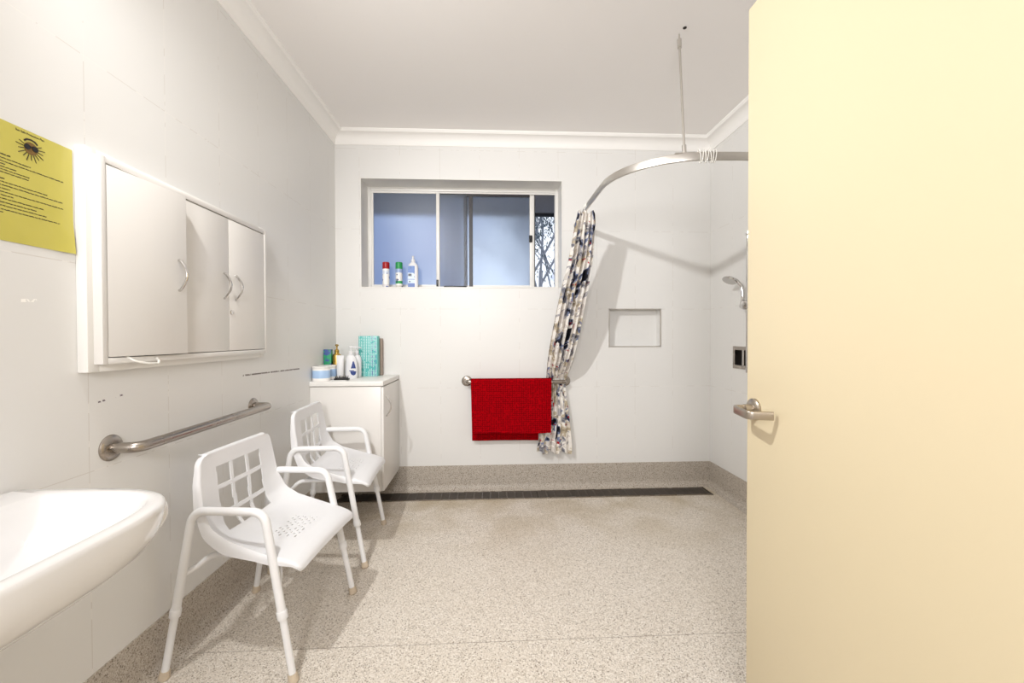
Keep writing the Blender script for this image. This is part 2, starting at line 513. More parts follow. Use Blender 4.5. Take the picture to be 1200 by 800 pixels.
# sliding sash standing part-open in the middle
MB().box(-.412, -.200, 3.389, 3.394, WZ0+.034, WZ1-.052).build('pane', M['frost'], fs)
ss = MB()
ss.box(.312, .350, 3.405, 3.426, WZ0+.032, WZ1-.034, .002)
ss.box(-.2, .312, 3.405, 3.426, WZ0+.032, WZ0+.046)
ss = ss.build('sliding_sash', M['frame_white'], win)
MB().box(-.200, .313, 3.412, 3.418, WZ0+.045, WZ1-.05).build('pane', M['frost'], ss)
MB().box(-.410, -.200, 3.412, 3.418, WZ0+.034, WZ1-.036).build('pane', M['frost'], ss)
dk = MB(); dk.box(-.222, -.196, 3.402, 3.428, WZ0+.034, WZ1-.036); dk.box(-.180, -.150, 3.402, 3.410, WZ0+.034, WZ1-.036)
dk.build('stile', M['dark_stile'], ss)
MB().box(-.41, .312, 3.400, 3.411, WZ1-.062, WZ1-.036).build('top_rail', M['dark_stile'], ss)
lt = MB(); lt.box(.305, .332, 3.388, 3.406, 1.935, 1.99, .005); lt.tube([(.318, 3.384, 1.945), (.312, 3.374, 1.962), (.318, 3.384, 1.98)], .006, .01, 8)
lt.build('latch', M['black'], ss)
MB().box(.350, .356, 3.40, 3.426, WZ0+.032, WZ1-.036).build('brush_seal', M['black'], ss)
MB().box(-.38, -.2, 3.366, 3.377, WZ0+.02, WZ0+.036, .002).build('vent_slot', M['black'], win)

# outside: soffit, gutter edge, gum trees
ev = MB().box(-2.6, 2.6, 3.46, 4.0, 2.352, 2.40)
for k in range(26):
    ev.box(-2.6+k*.2, -2.592+k*.2, 3.47, 3.99, 2.346, 2.352)
ev = struct(ev.build('roof_soffit', M['eave'], base=False), 'grey roof overhang outside the window', 'roof overhang')
MB().box(-2.6, 2.6, 4.0, 4.1, 2.338, 2.44, .01).build('gutter', M['dark_stile'], ev)

M['post'] = plain('shade_post_blue', (66, 92, 160), .6, var=.2)
po = MB().box(-.47, -.26, 3.84, 4.0, -.1, 2.35, .008).build('added_shade_post', M['post'])  # added box outside, only there to darken this strip of frosted glass
tag(po, 'added blue post outside, darkening the frosted glass strip beside the black stile', 'post')
M['soil'] = plain('dark_grass', (70, 74, 60), .9, var=.5, nscale=4)
struct(MB().box(-20, 20, 3.6, 40, -.2, -.1).build('ground', M['soil'], base=False), 'dark ground outside the window', 'ground')
def gum_tree(x, y, hgt, seed, label, lean):
    rnd = random.Random(seed)
    root = tag(empty('gum_tree', (x, y, -.1)), label, 'tree', 'gum trees outside the window')
    t = MB(); tips = []
    def limb(p, d, L, r, depth):
        q = p+d*L
        mid = p+d*L*.5+Vector((rnd.uniform(-1, 1), rnd.uniform(-1, 1), 0))*L*.05
        t.tube([p, mid, q], r, .1, 8, 3, scale=None)
        if depth == 0: tips.append((q, L)); return
        tips.append((q, L*.7))
        for k in range(3):
            nd = (d+Vector((rnd.uniform(-.7, .7), rnd.uniform(-.7, .7), rnd.uniform(-.1, .4)))).normalized()
            limb(p+d*L*rnd.uniform(.55, 1), nd, L*rnd.uniform(.5, .7), r*.6, depth-1)
    for k in range(2):
        limb(Vector((rnd.uniform(-.06, .06), rnd.uniform(-.06, .06), 0)), Vector((lean+rnd.uniform(-.14, .14), 0, 1)).normalized(), hgt*.55, .030, 3)
    t.build('trunk', M['bark'], root, local=True)
    lf = MB()
    for q, L in tips:
        for k in range(64):
            c = q+Vector((rnd.gauss(0, .26), rnd.gauss(0, .26), rnd.gauss(-.05, .26)))
            a = rnd.uniform(0, 6.28); l = rnd.uniform(.035, .075); w = .010
            dx = Vector((math.cos(a)*.5, math.sin(a)*.5, -.8)).normalized(); sx = Vector((-math.sin(a), math.cos(a), .2)).normalized()
            vs = [lf.bm.verts.new(v) for v in (c, c+dx*l*.4+sx*w, c+dx*l, c+dx*l*.4-sx*w)]
            lf.bm.faces.new(vs)
    lf.build('foliage', M['leaf'], root, local=True, recalc=False)
gum_tree(.62, 6.6, 4.2, 3, 'pale-trunked gum tree outside, its slender stems in the clear strip of the window', .06)
gum_tree(1.6, 9.6, 4.9, 11, 'leafy gum tree outside, behind the slender one and further from the house', -.06)

# ------------------------------------------------------------------ door
door = struct(empty('door_1', (.72, 1.115, 0)), 'cream painted door standing open into the room', 'door')
MB().box(.70, .738, -.10, 1.115, .012, 2.055, .0025).build('leaf', M['door'], door)
hd = MB()
hd.lathe([(.027, 0), (.027, -.006), (.023, -.010), (.012, -.012), (.012, -.03)], (.70, 1.08, .977), 32, 'x')
hd = hd.build('door_handle', M['satin'], door)
hd['label'] = 'satin metal lever handle on a round rose'
lv = MB().bar([(.692, 1.08, .977), (.643, 1.082, .977), (.633, 1.002, .974), (.688, .990, .974)], .009, .021, .014, rnd=.003)
lv.build('lever', M['satin'], hd)
MB().lathe([(.006, 0), (.006, -.002)], (.6985, 1.066, .966), 12, 'x').build('keyhole', M['black'], hd)

# ------------------------------------------------------------------ floor grate
dr = tag(empty('floor_drain', (.44, 3.06, 0)), 'long dark steel grate let into the floor along the window wall', 'drain')
DX0, DX1, DY0, DY1 = XL+.06, 1.626, 2.992, 3.14
f = MB()
f.box(DX0, DX1, DY0, DY0+.008, 0, .006); f.box(DX0, DX1, DY1-.008, DY1, 0, .006); f.box(DX0, DX0+.01, DY0, DY1, 0, .006); f.box(DX1-.01, DX1, DY0, DY1, 0, .006)
f.build('frame', M['steel'], dr)
MB().box(DX0+.01, DX1-.01, DY0+.008, DY1-.008, 0, .0012).build('channel_shade', M['painted_shade'], dr)  # flat dark sheet paints the shade below the bars, no recess is cut
for a, b in ((DX0+.012, .332), (.338, DX1-.012)):
    g = MB(); n = 11
    for k in range(n):
        y = DY0+.014+k*(DY1-DY0-.028)/(n-1)
        g.box(a, b, y-.0035, y+.0035, .0012, .005)
    x = a
    while x < b-.01:
        g.box(x, x+.006, DY0+.01, DY1-.01, .0012, .0044); x += .06
    g.build('grate', M['grate'], dr)

# ------------------------------------------------------------------ wall cupboard
wc = tag(empty('wall_cabinet', (XL, 1.68, 1.07)), 'white wall cupboard with three doors, its nearest door ajar', 'cabinet')
b = MB()
BY0, BY1, BZ0, BZ1 = 1.235, 2.15, 1.071, 1.712
b.box(XL, -1.137, BY0, BY0+.035, BZ0, BZ1, .003); b.box(XL, -1.137, BY1-.035, BY1, BZ0, BZ1, .003)
b.box(XL, -1.137, BY0+.035, BY1-.035, BZ1-.04, BZ1, .003); b.box(XL, -1.137, BY0+.035, BY1-.035, BZ0, BZ0+.045, .003)
b.build('surround', M['white_board'], wc)
c = MB()
CY0, CY1, CZ0, CZ1, CX = 1.253, 2.132, 1.093, 1.694, -1.112
c.box(XL+.002, CX, CY0, CY0+.017, CZ0, CZ1, .0015); c.box(XL+.002, CX, CY1-.017, CY1, CZ0, CZ1, .0015)
c.box(XL+.002, CX, CY0+.017, CY1-.017, CZ1-.018, CZ1, .0015); c.box(XL+.002, CX, CY0+.017, CY1-.017, CZ0, CZ0+.018, .0015)
c.box(XL+.002, XL+.008, CY0+.016, CY1-.016, CZ0+.017, CZ1-.017)
c.build('carcass', M['white_laminate'], wc)
Z0, Z1 = CZ0+.021, CZ1-.022
def bow(mb, base, out, along, L, rise, r=.0045, n=9):
    base, out, along = Vector(base), Vector(out), Vector(along)
    pts = [base-along*L/2-out*.002]
    for k in range(n+1):
        t = k/n
        pts.append(base+along*L*(t-.5)+out*(.004+rise*math.sin(math.pi*t)))
    pts.append(base+along*L/2-out*.002)
    return mb.tube(pts, r, .004, 10, 3)
yA, yB, yC, yD = CY0+.019, 1.553, 1.836, CY1-.019
# ajar door, built closed about its hinge line and swung out
Mx = Matrix.Translation((CX-.001, yA, 0)) @ Matrix.Rotation(R(-5.5), 4, 'Z') @ Matrix.Translation((-CX+.001, -yA, 0))
d = MB().box(CX-.018, CX-.001, yA, yB-.001, Z0, Z1, .001, M=None)
d = d.xf(Mx).build('door', M['white_laminate'], wc)
d['label'] = 'cupboard door standing slightly open'
bow(MB(), (CX, yB-.035, 1.387), (1, 0, 0), (0, 0, 1), .105, .026).xf(Mx).build('handle', M['chrome'], d)
for a, bb, hy in ((yB+.001, yC-.0012, yC-.034), (yC+.0012, yD, yC+.044)):
    d = MB().box(CX-.018, CX-.0015, a, bb, Z0, Z1, .001).build('door', M['white_laminate'], wc)
    bow(MB(), (CX-.001, hy, 1.385), (1, 0, 0), (0, 0, 1), .105, .026).build('handle', M['chrome'], d)
MB().lathe([(.009, -.003), (.009, .003), (.007, .005), (.003, .005)], (CX-.001, yC+.012, 1.277), 20, 'x').build('lock', M['chrome'], wc)
hk = MB().tube([(CX-.004, 1.335, 1.113), (CX+.012, 1.345, 1.098), (CX+.022, 1.385, 1.088), (CX+.020, 1.425, 1.086), (CX+.012, 1.44, 1.092), (CX+.004, 1.44, 1.104)], .0035, .012, 8, 4)
hk.build('hook', M['clear'], wc)['label'] = 'clear plastic hook under the cupboard'

# ------------------------------------------------------------------ yellow notice
NY0, NY1, NZa, NZb = 1.02, 1.229, 1.404, 1.692
no = tag(empty('notice', (XL, (NY0+NY1)/2, NZa)), 'yellow laminated notice with a small sun drawing, taped beside the cupboard', 'notice')
def sheet(u, v):
    y = NY0+(NY1-NY0)*u; z = NZa+(NZb-NZa)*v
    lift = .0015+.007*max(0, u-.75)/.25*max(0, .3-v)/.3
    return (XL+lift, y, z)
MB().grid(16, 16, sheet).solid(.0006).build('sheet', M['paper'], no)
tx = MB(); rnd = random.Random(5)
def words(y1, z, hh=.0024, y0=1.036, bold=1):
    y = y0
    while y < y1:
        w = min(rnd.uniform(.004, .015), y1-y)
        if w > .0015:
            k = y
            while k < y+w:     # letter-sized strokes
                lw = rnd.uniform(.0008, .0017)
                h0 = rnd.choice((1, 1, 1, 1.35)); dz = rnd.choice((0, 0, 0, -.0006))
                tx.box(XL+.0017, XL+.0024, k, min(k+lw, y+w), z-hh/2*.8+dz, z+hh/2*h0*bold+dz)
                k += lw+.0004
        y += w+.0016
for y1, z in ((1.123, 1.601), (1.203, 1.593), (1.068, 1.5865), (1.092, 1.580), (1.122, 1.5735), (1.120, 1.567),
              (1.164, 1.544), (1.201, 1.536), (1.076, 1.528), (1.203, 1.520), (1.083, 1.512), (1.153, 1.504), (1.137, 1.495), (1.159, 1.487), (1.207, 1.478), (1.061, 1.471)):
    words(y1, z)
words(1.078, 1.6095, .0032); words(1.067, 1.552, .0032)
tx.build('print', M['ink'], no)
fc = bpy.data.curves.new('title', 'FONT'); fc.body = 'Sun Safe Protection Plan'; fc.size = .0076; fc.extrude = .0003; fc.offset = .00012; fc.align_x = 'LEFT'
fo = bpy.data.objects.new('title', fc); COL.objects.link(fo)
dg = bpy.context.evaluated_depsgraph_get()
fme = bpy.data.meshes.new_from_object(fo.evaluated_get(dg))
bpy.data.objects.remove(fo)
xs = [v.co.x for v in fme.vertices]
kx = .066/(max(xs)-min(xs))
fme.transform(Matrix(((0, 0, 1, XL+.002), (kx, 0, 0, 1.090), (0, 1, 0, 1.681), (0, 0, 0, 1))))
fme.transform(Matrix.Translation(-no.location))
fme.materials.clear(); fme.materials.append(M['ink'])
ti = bpy.data.objects.new('title', fme); COL.objects.link(ti); ti.parent = no
# the little sun: grey print square, face, rays, cap and dark glasses
M['print_grey'] = plain('grey_print', (176, 160, 78), .5, var=.35, nscale=160)
M['print_brown'] = plain('brown_print', (128, 98, 46), .6, var=.3, nscale=200)
sd = MB()
sd.lathe([(.0155, 0), (.0155, .0008)], (XL+.0026, 1.1235, 1.649), 28, 'x')
sd = sd.build('sun_drawing', M['print_brown'], no)
ry = MB()
for k in range(13):
    a = R(-205+k*19.5)
    l = .034 if k % 2 else .029
    dy, dz = math.cos(a), math.sin(a)
    ry.bar([(XL+.0028, 1.1235+dy*.0165, 1.649+dz*.0165), (XL+.0028, 1.1235+dy*l, 1.649+dz*l)], .0016, .0005, up=(1, 0, 0))
ry.bar([(XL+.003, 1.108, 1.664), (XL+.003, 1.114, 1.6695), (XL+.003, 1.1235, 1.6715), (XL+.003, 1.133, 1.6695), (XL+.003, 1.139, 1.664)], .004, .0006, up=(1, 0, 0))
ry.build('rays', M['ink'], sd)
gs = MB()
for y in (1.1145, 1.1325): gs.lathe([(.0074, 0), (.0074, .001)], (XL+.0036, y, 1.651), 22, 'x', sy=.95)
gs.box(XL+.0036, XL+.0044, 1.117, 1.130, 1.6525, 1.6545)
gs.build('glasses', M['black'], sd)

# ------------------------------------------------------------------ grab rail on the cupboard wall
def flange(mb, c, axis, s):
    return mb.lathe([(.040, 0), (.040, s*.003), (.037, s*.007), (.030, s*.0105), (.0175, s*.012)], c, 36, axis)
gr = tag(empty('grab_rail', (XL, 1.72, .833)), 'long steel grab rail with bent ends under the wall cupboard', 'grab rail')
MB().tube([(XL+.008, 1.335, .833), (XL+.082, 1.335, .833), (XL+.082, 2.10, .836), (XL+.008, 2.10, .836)], .0165, .055, 24, 10).build('rail', M['steel'], gr)
for y in (1.335, 2.10): flange(MB(), (XL, y, .8335), 'x', 1).build('flange', M['steel'], gr)
# towel rail on the window wall
tr = tag(empty('grab_rail', (.18, YB, .835)), 'short steel rail on the window wall holding a red towel', 'grab rail')
TY = 3.128
MB().tube([(-.19, YB-.008, .832), (-.19, TY, .832), (.565, TY, .828), (.565, YB-.008, .828)], .0155, .04, 24, 10).build('rail', M['steel'], tr)
for x, z in ((-.19, .832), (.565, .828)): flange(MB(), (x, YB, z), 'y', -1).build('flange', M['steel'], tr)

# ------------------------------------------------------------------ red towel over the rail
def towel(u, v):
    # v 0 back hem .. 1 front hem
    zt = .8305+.0215; rr = .0215
    Lb, Lf, La = zt-rr-.385, zt-rr-.455, math.pi*rr
    s = v*(Lb+La+Lf)
    xr_ = .352+(.446-.352)*min(1, (s/Lb)**5) if s < Lb else .446-.006*(s-Lb)/(La+Lf)
    xl_ = -.150-.006*min(1, s/Lb) if s < Lb else -.156+.010*(s-Lb-La)/Lf*(1 if s > Lb+La else 0)
    x = xl_+(xr_-xl_)*u
    sag = .010*math.sin(u*2.2)*(1-min(1, s/Lb)) if s < Lb else 0
    w = .0022*math.sin(x*31)+.0015*math.sin(x*77+1)
    if s < Lb:
        y, z = TY+rr+.002, .385+s-.006*u*(1-s/Lb)+sag*.4; y += w*.5+.004*(1-s/Lb)
    elif s < Lb+La:
        a = (s-Lb)/rr; y, z = TY+rr*math.cos(a), zt-rr+rr*math.sin(a)
    else:
        k = (s-Lb-La)/Lf
        y, z = TY-rr-.016*k+w*k-.03*max(0, k-.8)*math.sin(u*3.1), zt-rr-(s-Lb-La)+.003*math.sin(u*6)*k
    return (x, y, z)
tw = MB().grid(60, 110, towel).solid(-.006)
tag(tw.build('towel', M['towel'], ang=60), 'red waffle-textured towel draped over the short steel rail', 'towel')

# ------------------------------------------------------------------ curtain rail, rings, curtain
RZ = 2.022
cr = tag(empty('curtain_rail', (1.0, 2.0, RZ)), 'curved metal shower curtain rail hung from the ceiling rod', 'curtain rail')
arc = [(.656, YB-.006, RZ), (.627, 2.75, RZ), (.630, 2.36, RZ)]
for k in range(1, 12):
    a = R(180+90*k/12); arc.append((1.05+.42*math.cos(a), 2.36+.415*math.sin(a), RZ))
arc += [(1.06, 1.944, RZ), (XR-.006, 1.925, RZ)]
MB().bar(arc, .012, .040, 0, rnd=.003).build('track', M['alu'], cr)
for c, ax, s in (((.656, YB, RZ), 'y', -1), ((XR, 1.925, RZ), 'x', -1)):
    MB().lathe([(.024, 0), (.024, s*.004), (.018, s*.012), (.012, s*.02)], c, 24, ax).build('wall_bracket', M['alu'], cr)
P0, P1 = Vector((.925, 1.972, RZ+.02)), Vector((.944, 2.072, 2.655))
dd = (P1-P0)
rod = MB().tube([P0, P1], .0058, 0, 12)
rod.tube([P0, P0+dd*.07], .0105, 0, 14); rod.tube([P0+dd*.925, P1], .0105, 0, 14); rod.tube([P1, P1+dd*.05], .004, 0, 10)
rod = rod.build('ceiling_rod', M['alu'], cr)
MB().bar([P0+Vector((-.045, .006, .002)), P0+Vector((.045, -.008, .002))], .018, .004).build('rod_plate', M['alu'], cr)
# spare rings pushed together on the rail
base_ring = None
for k in range(7):
    x = .985+k*.0125
    n = 20
    y = 1.944+(1.06-x)*.03
    if base_ring is None:
        rg = MB()
        ring = []
        for i in range(n+1):
            a = 2*math.pi*i/n
            ring.append((0, .0125*math.cos(a), .0315*math.sin(a)))
        rg.tube(ring, .0022, 0, 8)
        o = rg.build('curtain_ring', M['clear'], local=True); base_ring = o
    else:
        o = base_ring.copy(); COL.objects.link(o)
    o.location = (x, y, RZ); o.rotation_euler = (0, R((-8, 5, -3, 9, -6, 3, 7)[k]), 0)
    tag(o, 'clear plastic ring bunched with others on the rail beside the ceiling rod', 'curtain ring', 'spare curtain rings bunched on the rail')

KEY = [  # z, left x, right x, y, half depth
    (2.000, .578, .690, 2.745, .020), (1.965, .560, .700, 2.752, .026), (1.90, .555, .695, 2.772, .030), (1.70, .528, .690, 2.825, .034), (1.43, .470, .650, 2.900, .036),
    (1.20, .432, .622, 2.972, .036), (1.02, .410, .592, 3.035, .034), (.93, .408, .570, 3.088, .028), (.862, .412, .560, 3.150, .022), (.82, .414, .558, 3.168, .014),
    (.78, .416, .556, 3.168, .014), (.66, .405, .572, 3.158, .022), (.50, .382, .588, 3.148, .026), (.36, .345, .600, 3.140, .030), (.288, .335, .600, 3.138, .030)]
def key(z):
    for a, b in zip(KEY, KEY[1:]):
        if z <= a[0] and z >= b[0]:
            t = (a[0]-z)/(a[0]-b[0]); t = t*t*(3-2*t) if False else t
            return [p+(q-p)*t for p, q in zip(a, b)]
    return list(KEY[-1])
def ckey(z):
    ks = [key(min(2.0, max(.288, z+d))) for d in (-.05, -.025, 0, .025, .05)]
    r = [sum(k[i] for k in ks)/5 for i in range(5)]
    return r
def curtain(u, v):
    z = 2.0-(2.0-.288)*v
    _, xl, xr, y, d = ckey(z)
    ph = 5.6*2*math.pi*(u+.018*math.sin(5*u+4*v)+.012*math.sin(9*v+17*u))
    amp = (.75+.25*math.sin(13*u+2.5*v))
    x = xl+(xr-xl)*(u+.022*math.sin(2*ph))
    yy = y+d*math.sin(ph)*amp+.010*math.sin(u*3+v*5)
    yy = min(yy, YB-.006)
    if .80 < z < .86: yy = max(yy, 3.150)
    if z < .05: z = .05
    dz = 0
    if v > .97: dz = .012*math.sin(ph*.5+1)*(v-.97)/.03-.01*(u-.5)
    if v < .03: dz = .010*math.sin(ph*.5)*(.03-v)/.03-.015*abs(u-.4)
    return (x, yy, z+dz)
ct = tag(empty('shower_curtain', (.62, 2.75, 1.98)), 'floral shower curtain in black, white and tan, tucked behind the towel rail', 'curtain')
cm = MB().grid(168, 150, curtain, uvfn=lambda a, b: (a*.42, b*1.75))
cm.build('fabric', M['curtain'], ct, ang=80, recalc=False)
# hanging hooks at its head
for k in range(4):
    y = 2.715+k*.02
    MB().tube([(.629+.0005*k, y, 1.985), (.631, y, 2.0), (.6165, y+.004, RZ+.005), (.6225, y+.002, RZ+.024), (.6305, y, RZ+.01), (.632, y, RZ-.01)], .002, .008, 8, 4).build('hook', M['clear'], ct)

# ------------------------------------------------------------------ shower fittings
so = tag(empty('soap_dish', (XR, 2.78, RZ0)), 'recessed steel dish in the shower wall with a dark inside', 'soap dish')
b = MB()
t = .012
b.box(XR-.004, XR+.004, RY0-t, RY0+t, RZ0-t, RZ1+t); b.box(XR-.004, XR+.004, RY1-t, RY1+t, RZ0-t, RZ1+t)
b.box(XR-.004, XR+.004, RY0+t, RY1-t, RZ0-t, RZ0+t); b.box(XR-.004, XR+.004, RY0+t, RY1-t, RZ1-t, RZ1+t)
b.build('frame', M['steel'], so)
b = MB(); e = .002
b.box(XR+.004, XR+.08, RY0+e, RY0+e+.002, RZ0+e, RZ1-e); b.box(XR+.004, XR+.08, RY1-e-.002, RY1-e, RZ0+e, RZ1-e)
b.box(XR+.004, XR+.08, RY0+e, RY1-e, RZ0+e, RZ0+e+.002); b.box(XR+.004, XR+.08, RY0+e, RY1-e, RZ1-e-.002, RZ1-e); b.box(XR+.078, XR+.080, RY0+e, RY1-e, RZ0+e, RZ1-e)
b.build('tray', M['grate'], so)
MB().tube([(XR+.012, 2.785, RZ0+.004), (XR+.012, 2.785, RZ1-.004)], .010, 0, 16).build('post', M['chrome'], so)

sh = tag(empty('hand_shower', (XR, 2.66, .93)), 'chrome hand shower on a slender slide rail beyond the door', 'shower')
MB().tube([(1.668, 2.655, .93), (1.668, 2.655, 1.85)], .009, 0, 16).build('slide_rail', M['chrome'], sh)
for z in (.95, 1.83): MB().lathe([(.022, 0), (.022, -.008), (.012, -.014), (.010, -.052)], (XR, 2.655, z), 20, 'x').build('rail_bracket', M['chrome'], sh)
h = MB(); h.lathe([(.012, -.034), (.026, -.030), (.033, -.014), (.034, .02), (.030, .036), (.014, .040)], (1.668, 2.668, 1.374), 28, 'x')
h.tube([(1.668, 2.68, 1.384), (1.66, 2.70, 1.395)], .016, 0, 16)
h.build('holder', M['chrome'], sh)
hh = MB().tube([(1.652, 2.698, 1.36), (1.668, 2.705, 1.43), (1.668, 2.715, 1.50), (1.640, 2.735, 1.545), (1.605, 2.75, 1.553)], .0115, .04, 16, 6, None)
hh.build('handset', M['chrome'], sh)
q = Vector((-.45, -.12, -.88)).normalized()
rot = q.to_track_quat('Z', 'Y').to_matrix().to_4x4()
MB().lathe([(.012, -.022), (.030, -.016), (.046, -.004), (.048, .004), (.044, .008), (.01, .008)], (0, 0, 0), 32).xf(Matrix.Translation((1.605, 2.752, 1.545)) @ rot).build('spray_head', M['chrome'], sh)

# ------------------------------------------------------------------ basin
bs = tag(empty('basin', (XL, .77, .62)), 'white ceramic wall-hung basin at the near end of the tiled wall', 'basin')
def ring(z, a, bdep, cx=.77, n=72, ex=4.0, back=0.0, x0=XL):
    out = []
    for i in range(n):
        t = 2*math.pi*i/n
        c, s = math.cos(t), math.sin(t)
        k = lambda v, e: math.copysign(abs(v)**(2/e), v)
        y = cx+a*k(c, ex)
        if s >= 0: x = x0+back+(bdep-back)*(.12+.88*k(s, ex))
        else: x = x0+back+(bdep-back)*(.12+.12*k(s, 8))
        out.append((x, y, z))
    return out
rings = [ring(.60, .10, .16), ring(.62, .17, .27), ring(.655, .24, .36), ring(.70, .285, .415), ring(.733, .303, .436), ring(.760, .309, .443), ring(.785, .312, .446), ring(.796, .311, .445), ring(.8, .306, .440)]
inn = [ring(.8, .282, .418, back=.085), ring(.796, .274, .410, back=.092), ring(.78, .262, .398, back=.10), ring(.74, .235, .37, back=.115), ring(.70, .19, .325, back=.13), ring(.675, .12, .26, back=.16), ring(.668, .03, .21, back=.19)]
MB().loft(rings+inn).build('bowl', M['ceramic'], bs, ang=60)
sr = [ring(z, a, d, ex=2.6) for z, a, d in ((.30, .07, .10), (.315, .095, .135), (.36, .115, .165), (.45, .13, .19), (.56, .14, .215), (.64, .15, .235))]
MB().loft(sr).build('shroud', M['ceramic'], bs, ang=60)
lg = MB(); lg.tube([(-.800, 1.030, .782), (-.788, 1.036, .772), (-.782, 1.030, .750), (-.790, 1.018, .726), (-.803, 1.004, .715)], .010, .02, 12, 4)
lg.build('side_lug', M['ceramic'], bs)
MB().lathe([(.026, 0), (.026, .003), (.02, .005), (.004, .004)], (-.935, .77, .668), 24).build('waste', M['chrome'], bs)

# ------------------------------------------------------------------ shower chairs
def shell_path():
    pts = [(-.152, .748), (-.143, .66), (-.133, .56), (-.122, .480), (-.092, .438), (-.03, .426), (.06, .422), (.15, .417), (.198, .410), (.220, .395), (.226, .372)]
    sp_ = smooth_path([(a, 0, b) for a, b in pts], .05, 8)
    L = [0]
    for a, b in zip(sp_, sp_[1:]): L.append(L[-1]+(b-a).length)
    n = int(L[-1]/.005); out = []
    for i in range(n+1):
        s = L[-1]*i/n; j = max(k for k in range(len(L)) if L[k] <= s+1e-9); j = min(j, len(L)-2)
        t = (s-L[j])/(L[j+1]-L[j]); out.append(sp_[j].lerp(sp_[j+1], t))
    return out
SP = shell_path(); NS = len(SP)-1
def edge_path(n):
    pts = smooth_path([(a, 0, b) for a, b in ((-.146, .748), (-.136, .66), (-.122, .57), (-.088, .502), (-.03, .466), (.03, .446), (.10, .424), (.165, .407), (.202, .394), (.220, .380), (.226, .366))], .06, 8)
    L = [0]
    for a, b in zip(pts, pts[1:]): L.append(L[-1]+(b-a).length)
    out = []
    for i in range(n+1):
        s = L[-1]*i/n; j = min(max(k for k in range(len(L)) if L[k] <= s+1e-9), len(L)-2)
        out.append(pts[j].lerp(pts[j+1], (s-L[j])/(L[j+1]-L[j])))
    return out
EP = edge_path(NS)
def interp(x, tab):
    for (a, va), (b, vb) in zip(tab, tab[1:]):
        if x <= b: t = max(0, (x-a)/(b-a)); t = t*t*(3-2*t); return va+(vb-va)*t
    return tab[-1][1]
def seat_shell(dz):
    m = MB(); NT_ = 88; RIM = 5; TOP = 4
    def sdist(i): return i*.005
    total = NS*.005
    def half(i):
        s = sdist(i)
        w = interp(s, [(0, .200), (.12, .214), (.27, .222), (.5, .226), (total, .218)])
        if s < .035: w -= .035-math.sqrt(max(0, .035**2-(.035-s)**2))
        e = total-s
        if e < .03: w -= (.03-math.sqrt(max(0, .03**2-(.03-e)**2)))*.7
        return w
    def rimd(i):
        return interp(sdist(i), [(0, .016), (.2, .030), (.34, .046), (.5, .030), (total, .012)])
    def nrm(i):
        a, b = SP[max(0, i-3)], SP[min(NS, i+3)]
        t = (b-a).normalized(); return Vector((-t.z, 0, t.x)) if True else t
    def nrm2(i):
        a, b = EP[max(0, i-8)], EP[min(NS, i+8)]
        t = (b-a).normalized(); v = Vector((-t.z, 0, t.x))
        return -v if (v.x < 0 and v.z < 0) else v
    def P(i, j):
        ii = max(0, i)
        p = SP[ii]; n = nrm(ii)
        if n.x < 0 and n.z < 0: n = -n
        t = (j-NT_/2)/(NT_/2)
        tc = max(-1, min(1, t))
        w = half(ii)
        q = p.lerp(EP[ii], abs(tc)**2.8)+Vector((0, w*tc, 0)); en = nrm2(ii); n = n.lerp(en, abs(tc)**2.8).normalized()
        over = (abs(j-NT_/2)-NT_/2)
        if over > 0:
            k = over/RIM
            q = q+Vector((0, math.copysign(.007*math.sin(min(1, k*1.6)*math.pi/2), t), 0))-n*rimd(ii)*(k**1.3)
        if i < 0:
            k = -i/TOP
            q = q-n*.016*k**1.3+Vector((0, 0, .006*math.sin(min(1, k*1.6)*math.pi/2)))
        return q+Vector((0, 0, dz))
    vs = {}
    rowz = ((.455, .507), (.525, .606), (.624, .692)); coly = ((-.126, -.052), (-.037, .037), (.052, .126))
    def skip(i, j):
        if i < 0 or j < 0 or j >= NT_: return False
        c = SP[i].lerp(SP[i+1], .5); y = (j+.5-NT_/2)/(NT_/2)*half(i)
        if sdist(i) < .34 and c.x < -.06:
            return any(a < c.z < b for a, b in rowz) and any(a < y < b for a, b in coly)
        if .03 < c.x < .135 and abs(y) < .085:
            ri = int((c.x-.03)/.0155); ph = (c.x-.03)-ri*.0155
            cy = y+.085+(.011 if ri % 2 else 0); cj = cy % .028
            return ph < .0052 and cj < .0112 and not (.075 < cy < .1 and ri % 3 == 0)
        return False
    rng_i = range(-TOP, NS); rng_j = range(-RIM, NT_+RIM)
    def V(i, j):
        if (i, j) not in vs: vs[(i, j)] = m.bm.verts.new(P(i, j))
        return vs[(i, j)]
    for i in rng_i:
        for j in rng_j:
            if not skip(i, j):
                m.bm.faces.new((V(i, j), V(i+1, j), V(i+1, j+1), V(i, j+1)))
    return m.solid(.0045)
